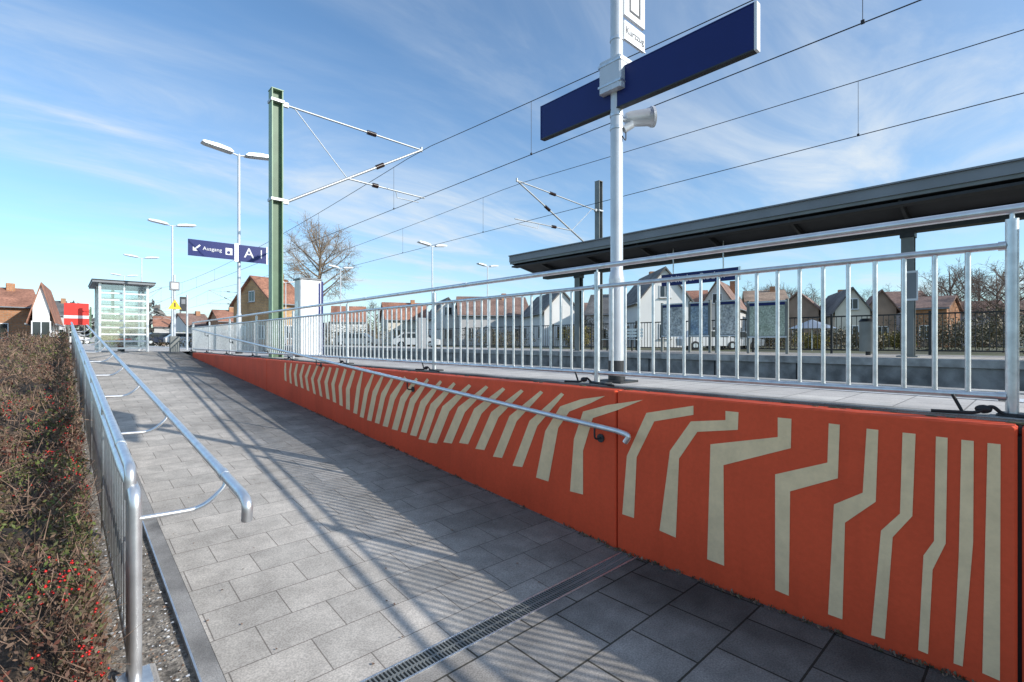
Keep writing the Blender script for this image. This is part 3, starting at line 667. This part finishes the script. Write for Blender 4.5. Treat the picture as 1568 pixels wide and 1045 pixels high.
def house(name,pl,pr,t,ev,rg,wall,roof,gable=False,off=0,base=1.0,chim=True,depth=9):
    w=(pr-pl)/750*t; pm=(pl+pr)/2; cx,cy=pos(pm,t); eh=zz(ev,t)-base; rh=zz(rg,t)-base
    az=math.atan2(cx,cy); th=az-math.radians(42.6); w*=math.cos(th)
    f=Vector((math.sin(az),math.cos(az)))
    L,D=(w,depth) if not gable else (depth,w)
    cx+=f.x*(D/2 if not gable else L/2); cy+=f.y*(D/2 if not gable else L/2)
    root=empty(name,(cx,cy,base),-az+math.radians((90 if gable else 0)+off))
    b=MB(); b.prism([(-D/2,-1),(D/2,-1),(D/2,eh),(0,rh),(-D/2,eh)],'x',-L/2,L/2,wall); fixn(b.obj('walls',root))
    b=MB(); o=0.35; s=(rh-eh)/(D/2)
    for sg in (-1,1):
        b.prism([(0,rh+.02),(sg*(D/2+o),eh-o*s+.02),(sg*(D/2+o),eh-o*s+.2),(0,rh+.22)],'x',-L/2-.25,L/2+.25,roof)
    if chim: b.box(L*.15,L*.15+.6,-.9,-.3,rh-1.2,rh+.6,'w_brick')
    fixn(b.obj('roof',root))
    b=MB(); g=MB()
    def win(axis,sg,c,z,ww=1.0,hh=1.25):
        if axis=='y':
            y=sg*D/2
            def bx(B,e0,e1,x0,x1,z0,z1,k): B.box(x0,x1,min(y+sg*e0,y+sg*e1),max(y+sg*e0,y+sg*e1),z0,z1,k)
        else:
            x=sg*L/2
            def bx(B,e0,e1,x0,x1,z0,z1,k): B.box(min(x+sg*e0,x+sg*e1),max(x+sg*e0,x+sg*e1),x0,x1,z0,z1,k)
        bx(b,0,.05,c-ww/2-.08,c+ww/2+.08,z-.08,z+hh+.08,'white')
        bx(g,.05,.056,c-ww/2,c-.03,z,z+hh,'glasswin'); bx(g,.05,.056,c+.03,c+ww/2,z,z+hh,'glasswin')
        bx(b,.0,.16,c-ww/2-.14,c+ww/2+.14,z-.15,z-.09,'concrete')
    fh=max(2.5,eh/max(1,round(eh/2.8))); nf=max(1,int(round(eh/fh)))
    for fl in range(nf):
        z=fl*fh+.95
        if z+1.3>eh: break
        for sg in (-1,1):
            n_=max(1,int(L/2.6))
            for i in range(n_): win('y',sg,-L/2+L*(i+.5)/n_,z)
            n_=max(1,int(D/2.8))
            for i in range(n_): win('x',sg,-D/2+D*(i+.5)/n_,z)
    if rh-eh>2.2:
        for sg in (-1,1): win('x',sg,-.8 if D>7 else 0,eh+.2,.9,1.0); 
        if D>7:
            for sg in (-1,1): win('x',sg,.9,eh+.2,.9,1.0)
    b.box(-.5,.5,-D/2-.04,-D/2-.001,-.2,2.0,'w_brown') 
    b.obj('window_frames',root); g.obj('window_glass',root)
    b=MB()
    for sg in (-1,1): b.tube([(-L/2-.25,sg*(D/2+o+.05),eh-o*s+.05),(L/2+.25,sg*(D/2+o+.05),eh-o*s+.05)],.07,'cladgrey',6)
    b.obj('gutter',root)
house('brick_house',-70,52,44,468,437,'w_brick','r_red',off=4)
house('white_house',58,84,40,472,436,'w_white','r_red',gable=True,off=-4,chim=False)
house('grey_house',80,100,75,482,460,'w_grey','r_grey',base=1.2)
house('low_house',272,312,75,498,480,'w_white','r_brown',off=15); house('low_house',236,262,95,500,484,'w_grey','r_red',chim=False)
house('brick_house',326,362,70,492,474,'w_brick','r_red',off=10)
house('station_building',380,444,50,462,422,'w_yellow','r_red',off=32,depth=7)
house('row_house',508,560,90,492,468,'w_white','r_red',chim=False); house('row_house',585,652,72,489,462,'w_cream','r_red',off=8)
house('white_house',655,700,66,484,457,'w_white','r_grey',gable=True,off=10,chim=False)
house('long_house',698,806,62,482,452,'w_grey','r_brown',off=6)
house('white_house',812,868,52,476,446,'w_white','r_grey',gable=True,off=18)
house('row_house',868,905,70,488,462,'w_cream','r_brown',chim=False); house('grey_house',905,955,64,480,448,'w_grey','r_grey',off=-8)
house('white_house',958,1036,46,458,412,'w_white','r_grey',gable=True,off=16)
house('row_house',1034,1082,58,470,442,'w_cream','r_red',chim=False); house('row_house',1084,1136,54,466,430,'w_grey','r_brown',gable=True,off=-10)
house('white_house',1138,1200,60,462,442,'w_white','r_tan',off=4)
house('terraced_house',1200,1262,56,474,448,'w_brown','r_brown',gable=True,off=-6,depth=11,chim=False)
house('terraced_house',1258,1312,52,476,443,'w_cream','r_grey',gable=True,off=12,depth=11)
house('terraced_house',1318,1362,54,472,446,'w_brown','r_brown',gable=True,off=6,depth=11,chim=False)
house('terraced_house',1352,1410,62,470,444,'w_grey','r_brown',off=10,depth=9,chim=False)
house('brick_house',1400,1462,50,472,452,'w_brick','r_brown',off=-8,chim=False)
house('row_house',1462,1530,56,478,460,'w_white','r_brown',off=6,chim=False); house('row_house',1540,1640,48,482,458,'w_cream','r_brown',off=0)
# ---------------------------------------------------------------- trees
def crown_tree(name,cz,rx,rzv,k,seed,n1,n2,n3,n4,trunk_r,buds=None):
    """Leafless tree: trunk, limbs fanning through an ellipsoidal crown, then three orders of twigs."""
    r=random.Random(seed); b=MB()
    def rv():
        while True:
            v=Vector((r.uniform(-1,1),r.uniform(-1,1),r.uniform(-1,1)))
            if .1<v.length<1: return v.normalized()
    def curve(p,q,bend,m=4):
        mid=(p+q)/2+rv()*bend*(q-p).length+Vector((0,0,-.06*(q-p).length)); return [p*(1-t)**2+mid*2*t*(1-t)+q*t*t for t in [i/m for i in range(m+1)]]
    def at(c,t):
        f=t*(len(c)-1); i=min(int(f),len(c)-2); return c[i].lerp(c[i+1],f-i)
    H=cz+rzv*.8; z0=cz-rzv*.95
    trunk=[Vector((0,0,-.3)),Vector((.05,0,z0*.5)),Vector((-.05,.1,z0)),Vector((.1,0,cz)),Vector((0,.1,H))]
    b.tube(trunk[:3],trunk_r,k,8,False,trunk_r*.75); b.tube(trunk[2:],trunk_r*.75,k,6,False,trunk_r*.12)
    C=Vector((0,0,cz))
    for i in range(n1):
        u=(i+.5)/n1; el=math.asin(-0.45+1.4*u) if -0.45+1.4*u<1 else 1.4; a=i*2.4+r.uniform(-.3,.3)
        dirv=Vector((math.cos(el)*math.cos(a)*rx,math.cos(el)*math.sin(a)*rx,math.sin(el)*rzv))
        end=C+dirv*r.uniform(.62,.85); st=Vector((0,0,max(z0*.9,min(end.z-1.0*abs(dirv.length)*.55,H*.8))))
        c1=curve(st,end,.10,5); r1=trunk_r*.36; b.tube(c1,r1,k,5,False,r1*.25)
        for j in range(n2):
            t=.25+.75*(j+r.random())/n2; p=at(c1,t); out=(p-C+Vector((0,0,1))).normalized(); d=(out*.55+rv()*.9+dirv.normalized()*.4+Vector((0,0,.2))).normalized()
            q=p+d*r.uniform(.22,.38)*rx; c2=curve(p,q,.12,3); r2=max(.016,r1*.30); b.tube(c2,r2,k,3,False,r2*.5)
            for m in range(n3):
                p3=at(c2,.2+.8*(m+r.random())/n3); d3=(d*.6+rv()*.9+Vector((0,0,.2))).normalized(); q3=p3+d3*r.uniform(.12,.24)*rx
                c3=curve(p3,q3,.1,2); b.tube(c3,.012,k,3,False,.007)
                for e in range(n4):
                    p4=at(c3,.15+.85*(e+r.random())/n4); d4=(d3*.7+rv()*.8+Vector((0,0,.2))).normalized(); q4=p4+d4*r.uniform(.06,.13)*rx
                    b.tube([p4,q4],.008,k,3,False,.005)
                    if buds and r.random()<.6:
                        s=.035; a_=rv()*s; e_=a_.orthogonal().normalized()*s*.6; b.add([q4-a_,q4+e_,q4+a_,q4-e_],[(0,1,2,3)],buds)
    o=b.obj(name); o['h']=cz+rzv; return o
def place(o,px,t,topy,wf=1.0,base=1.0,rot=0,copy=True):
    x,y=pos(px,t); s=(zz(topy,t)-base)/o['h']
    if copy:
        q=bpy.data.objects.new(o.name.split('.')[0],o.data); q['h']=o['h']; scene.collection.objects.link(q)
    else: q=o
    q.location=(x,y,base); q.scale=(s*wf,s*wf,s); q.rotation_euler[2]=rot; return q
M['bud']=mat('buds_golden',(0.34,0.25,0.14),0.9,0,0.2,1)
t1=crown_tree('bare_tree',10.0,4.9,5.6,'bark',3,20,9,7,4,0.30,'bud')
place(t1,489,56,328,1.0,0.9,0.5,False)
t2=crown_tree('bare_tree',5.6,3.6,3.6,'bark2',11,14,7,6,3,0.2)
t3=crown_tree('bare_tree',6.4,3.0,4.2,'bark2',23,12,7,6,3,0.18)
first={id(t2):True,id(t3):True}
for i,(px,t,ty,wf) in enumerate(((1455,60,398,1.1),(1500,64,402,1.2),(1545,55,392,1.2),(1590,60,395,1.2),(1160,85,430,1.1),(1182,90,426,1.2),(1222,88,434,1.2),(1245,92,438,1.2),(575,110,458,1.3),(545,100,462,1.2),(302,110,478,1.3),(335,100,474,1.2),(940,95,450,1.2),(885,90,456,1.2),(435,100,468,1.2),(-15,70,450,1.2),(100,120,478,1.2),(1432,75,415,1.2),(1525,50,410,1.2),(1478,70,396,1.3),(1340,85,436,1.2),(1200,80,424,1.1),(760,95,458,1.2),(620,100,462,1.2))):
    T=t2 if i%2==0 else t3; place(T,px,t,ty,wf,1.0,i*1.3,not first[id(T)]); first[id(T)]=False
def bush(name,px,t,w,h,k,n_=1500,base=1.0,seed=1,dep=None):
    r=np.random.default_rng(seed); x,y=pos(px,t); 
    nl=7; lob=r.uniform(-1,1,(nl,3))*np.array([w*.35,(dep or w)*.35,h*.2]); lob[:,2]+=h*.45; rad=r.uniform(.28,.42,nl)
    i=r.integers(0,nl,n_); d=r.normal(size=(n_,3)); d/=np.linalg.norm(d,axis=1)[:,None]; d*=(r.random(n_)**.35)[:,None]
    c=lob[i]+d*np.stack([rad[i]*w,rad[i]*(dep or w),rad[i]*h*1.2],1); c[:,2]=np.maximum(c[:,2],0.02)
    a=r.normal(size=(n_,3)); a/=np.linalg.norm(a,axis=1)[:,None]; e=np.cross(a,r.normal(size=(n_,3))); e/=np.linalg.norm(e,axis=1)[:,None]; s=.04+.003*t*.3
    L=np.stack([c-a*s,c+e*s*.6,c+a*s,c-e*s*.6],1).reshape(-1,3)
    me=bpy.data.meshes.new(name); me.from_pydata(L.tolist(),[],np.arange(len(L)).reshape(-1,4).tolist()); me.materials.append(M[k]); me.update()
    o=bpy.data.objects.new(name,me); o.location=(x,y,base); o.rotation_euler[2]=math.radians(-42.6); scene.collection.objects.link(o)
for i,(px,t,w,h,k) in enumerate(((1240,36,2.0,1.3,'forsythia'),(1372,33,1.8,1.3,'forsythia'),(1290,36,3.5,1.7,'bushleaf'),(1330,33,3,1.4,'bushleaf'),(1430,32,3.5,2.2,'bushleaf'),(1490,30,3.5,2.0,'bushleaf'),(1530,26,4,2.4,'bushleaf'),(900,50,4,3,'bushleaf'),(880,46,2.5,2,'forsythia'),(1180,44,4,2,'bushleaf'),(310,55,4,2,'bushleaf'),(345,50,3,2,'bushleaf'),(560,60,8,3,'bushleaf'),(250,60,5,1.6,'bushleaf'),(760,48,6,2,'bushleaf'),(640,55,5,1.6,'bushleaf'))):
    bush('garden_bush' if k=='bushleaf' else 'forsythia_bush',px,t,w,h,k,2200,1.0,i+5)
M['haze']=mat('distant_foliage',(0.22,0.21,0.20),0.95,0,0.2,0.05)
def treeline():
    n_=9000; r=np.random.default_rng(3); ang=r.uniform(-0.15,1.75,n_); R=r.uniform(230,260,n_)
    h=9+4*np.sin(ang*23)+3*np.sin(ang*57+1)+2*np.sin(ang*131)
    c=np.stack([np.sin(ang)*R,np.cos(ang)*R,1+h*r.random(n_)],1); a=r.normal(size=(n_,3)); a/=np.linalg.norm(a,axis=1)[:,None]; e=np.cross(a,r.normal(size=(n_,3))); e/=np.linalg.norm(e,axis=1)[:,None]
    L=np.stack([c-a*1.6,c+e*1.1,c+a*1.6,c-e*1.1],1).reshape(-1,3)
    me=bpy.data.meshes.new('distant_trees'); me.from_pydata(L.tolist(),[],np.arange(len(L)).reshape(-1,4).tolist()); me.materials.append(M['haze']); me.update()
    o=bpy.data.objects.new('distant_trees',me); scene.collection.objects.link(o)
treeline()
# ---------------------------------------------------------------- cars
def car(px,t,k,base=1.2,rot=0):
    x,y=pos(px,t); root=empty('parked_car',(x,y,base),math.radians(rot)); b=MB()
    b.prism([(-2.1,.3),(2.1,.3),(2.15,.75),(1.3,.92),(.65,1.42),(-1.2,1.45),(-1.9,.95),(-2.15,.8)],'y',-.85,.85,k)
    fixn(b.obj('body',root)); b=MB()
    for s in (-1,1):
        b.prism([(1.1,.93),(.6,1.34),(-1.1,1.37),(-1.65,.95)],'y',min(s*.852,s*.862),max(s*.852,s*.862),'glasswin')
        for q in (-1.35,1.35): b.tube([(q,s*.70,.32),(q,s*.88,.32)],.32,'black',16); b.tube([(q,s*.88,.32),(q,s*.89,.32)],.18,'steel',12)
    b.prism([(1.32,.94),(.68,1.40),(.70,1.43),(1.36,.95)],'y',-.7,.7,'glasswin')
    fixn(b.obj('windows_and_wheels',root))
M['carw']=mat('car_white',(0.7,0.7,0.7),0.25,0,0.02,1); M['carr']=mat('car_silver',(0.35,0.37,0.4),0.25,0.5,0.02,1); M['carb']=mat('car_dark',(0.03,0.04,0.07),0.2,0,0.02,1)
car(93,52,'carw',1.2,20); car(108,60,'carr',1.2,10); car(250,60,'carb',1.2,0); car(285,58,'carw',1.2,0); car(1085,36,'carw',1.0,-40); car(1120,38,'carr',1.0,-40); car(640,46,'carw',1.0,-45); car(548,48,'carr',1.0,-42)
x,y=pos(117,50); root=empty('red_billboard',(x,y,1.2),0); b=MB(); b.box(-.95,.95,-.1,.1,2.1,4.3,'red'); b.box(-.97,.97,-.11,.11,2.75,3.05,'white'); b.tube([(-.6,0,0),(-.6,0,2.1)],.07,'mast_grey',8); b.tube([(.6,0,0),(.6,0,2.1)],.07,'mast_grey',8); b.obj('board',root)
x,y=pos(1243,32); b=MB(); b.tube([(x,y,1),(x,y,3.0)],.03,'steel',8); b.tube([(x,y,2.45),(x,y,3.05)],1.5,'carr',8,True,0.04); b.obj('garden_parasol')
# ---------------------------------------------------------------- light & sky
sd=Vector((0.43,-0.90,0.0)).normalized(); el=math.radians(25.8)
d=Vector((sd.x*math.cos(el),sd.y*math.cos(el),math.sin(el)))
L=bpy.data.lights.new('sun','SUN'); L.energy=5.0; L.angle=math.radians(0.5); L.color=(1.0,0.95,0.88)
so=bpy.data.objects.new('sun',L); so.rotation_euler=d.to_track_quat('Z','Y').to_euler(); so.location=(0,0,30); scene.collection.objects.link(so)
w=bpy.data.worlds.new('World'); scene.world=w; w.use_nodes=True; n=w.node_tree.nodes; l=w.node_tree.links
bg=n['Background']; bg.inputs[1].default_value=0.15
sk=n.new('ShaderNodeTexSky'); sk.sky_type='NISHITA'; sk.sun_disc=False; sk.sun_elevation=el; sk.sun_rotation=math.atan2(sd.x,sd.y)
sk.air_density=1.0; sk.dust_density=0.5; sk.ozone_density=2.5
tint=n.new('ShaderNodeMix'); tint.data_type='RGBA'; tint.blend_type='MULTIPLY'; tint.inputs[0].default_value=1; tint.inputs[7].default_value=(1.04,1.30,1.42,1); l.new(sk.outputs[0],tint.inputs[6])
tc=n.new('ShaderNodeTexCoord'); sp=n.new('ShaderNodeSeparateXYZ'); l.new(tc.outputs['Generated'],sp.inputs[0])
az=n.new('ShaderNodeMath'); az.operation='MAXIMUM'; az.inputs[1].default_value=0.0; l.new(sp.outputs[2],az.inputs[0])
ad=n.new('ShaderNodeMath'); ad.operation='ADD'; ad.inputs[1].default_value=0.12; l.new(az.outputs[0],ad.inputs[0])
cv=n.new('ShaderNodeCombineXYZ')
for i in (0,1):
    dv=n.new('ShaderNodeMath'); dv.operation='DIVIDE'; l.new(sp.outputs[i],dv.inputs[0]); l.new(ad.outputs[0],dv.inputs[1]); l.new(dv.outputs[0],cv.inputs[i])
def cloud(rot,sc,scale,lo,hi,detail,dist,seed):
    mp=n.new('ShaderNodeMapping'); mp.inputs['Rotation'].default_value=(0,0,math.radians(rot)); mp.inputs['Scale'].default_value=sc; mp.inputs['Location'].default_value=(seed,seed*.7,0)
    l.new(cv.outputs[0],mp.inputs[0]); nz=n.new('ShaderNodeTexNoise'); nz.inputs['Scale'].default_value=scale; nz.inputs['Detail'].default_value=detail; nz.inputs['Distortion'].default_value=dist; nz.inputs['Roughness'].default_value=0.62
    l.new(mp.outputs[0],nz.inputs['Vector']); r=n.new('ShaderNodeMapRange'); r.interpolation_type='SMOOTHSTEP'; r.inputs[1].default_value=lo; r.inputs[2].default_value=hi
    l.new(nz.outputs[0],r.inputs[0]); return r.outputs[0]
c1=cloud(35,(0.45,1.2,1),1.6,0.38,0.78,10,0.9,3.1); c2=cloud(60,(0.35,0.9,1),0.6,0.32,0.70,6,0.5,7.7)
mu=n.new('ShaderNodeMath'); mu.operation='MULTIPLY'; l.new(c1,mu.inputs[0]); l.new(c2,mu.inputs[1])
m2=n.new('ShaderNodeMath'); m2.operation='MULTIPLY_ADD'; m2.inputs[1].default_value=0.90; m2.inputs[2].default_value=0.01; l.new(mu.outputs[0],m2.inputs[0])
a3=n.new('ShaderNodeMath'); a3.operation='MULTIPLY_ADD'; a3.inputs[1].default_value=0.20; l.new(c2,a3.inputs[0]); l.new(m2.outputs[0],a3.inputs[2]); a3.use_clamp=True
mx=n.new('ShaderNodeMix'); mx.data_type='RGBA'; mx.inputs[7].default_value=(5.4,5.9,6.3,1); l.new(a3.outputs[0],mx.inputs[0]); l.new(tint.outputs[2],mx.inputs[6]); l.new(mx.outputs[2],bg.inputs[0])
# ---------------------------------------------------------------- camera
cam=bpy.data.cameras.new('camera'); cam.sensor_width=36; cam.lens=36*750/1568; cam.clip_start=0.05; cam.clip_end=3000
co=bpy.data.objects.new('camera',cam); co.location=(0,0,EYE); co.rotation_euler=(math.radians(90),0,math.radians(-42.6)); scene.collection.objects.link(co); scene.camera=co
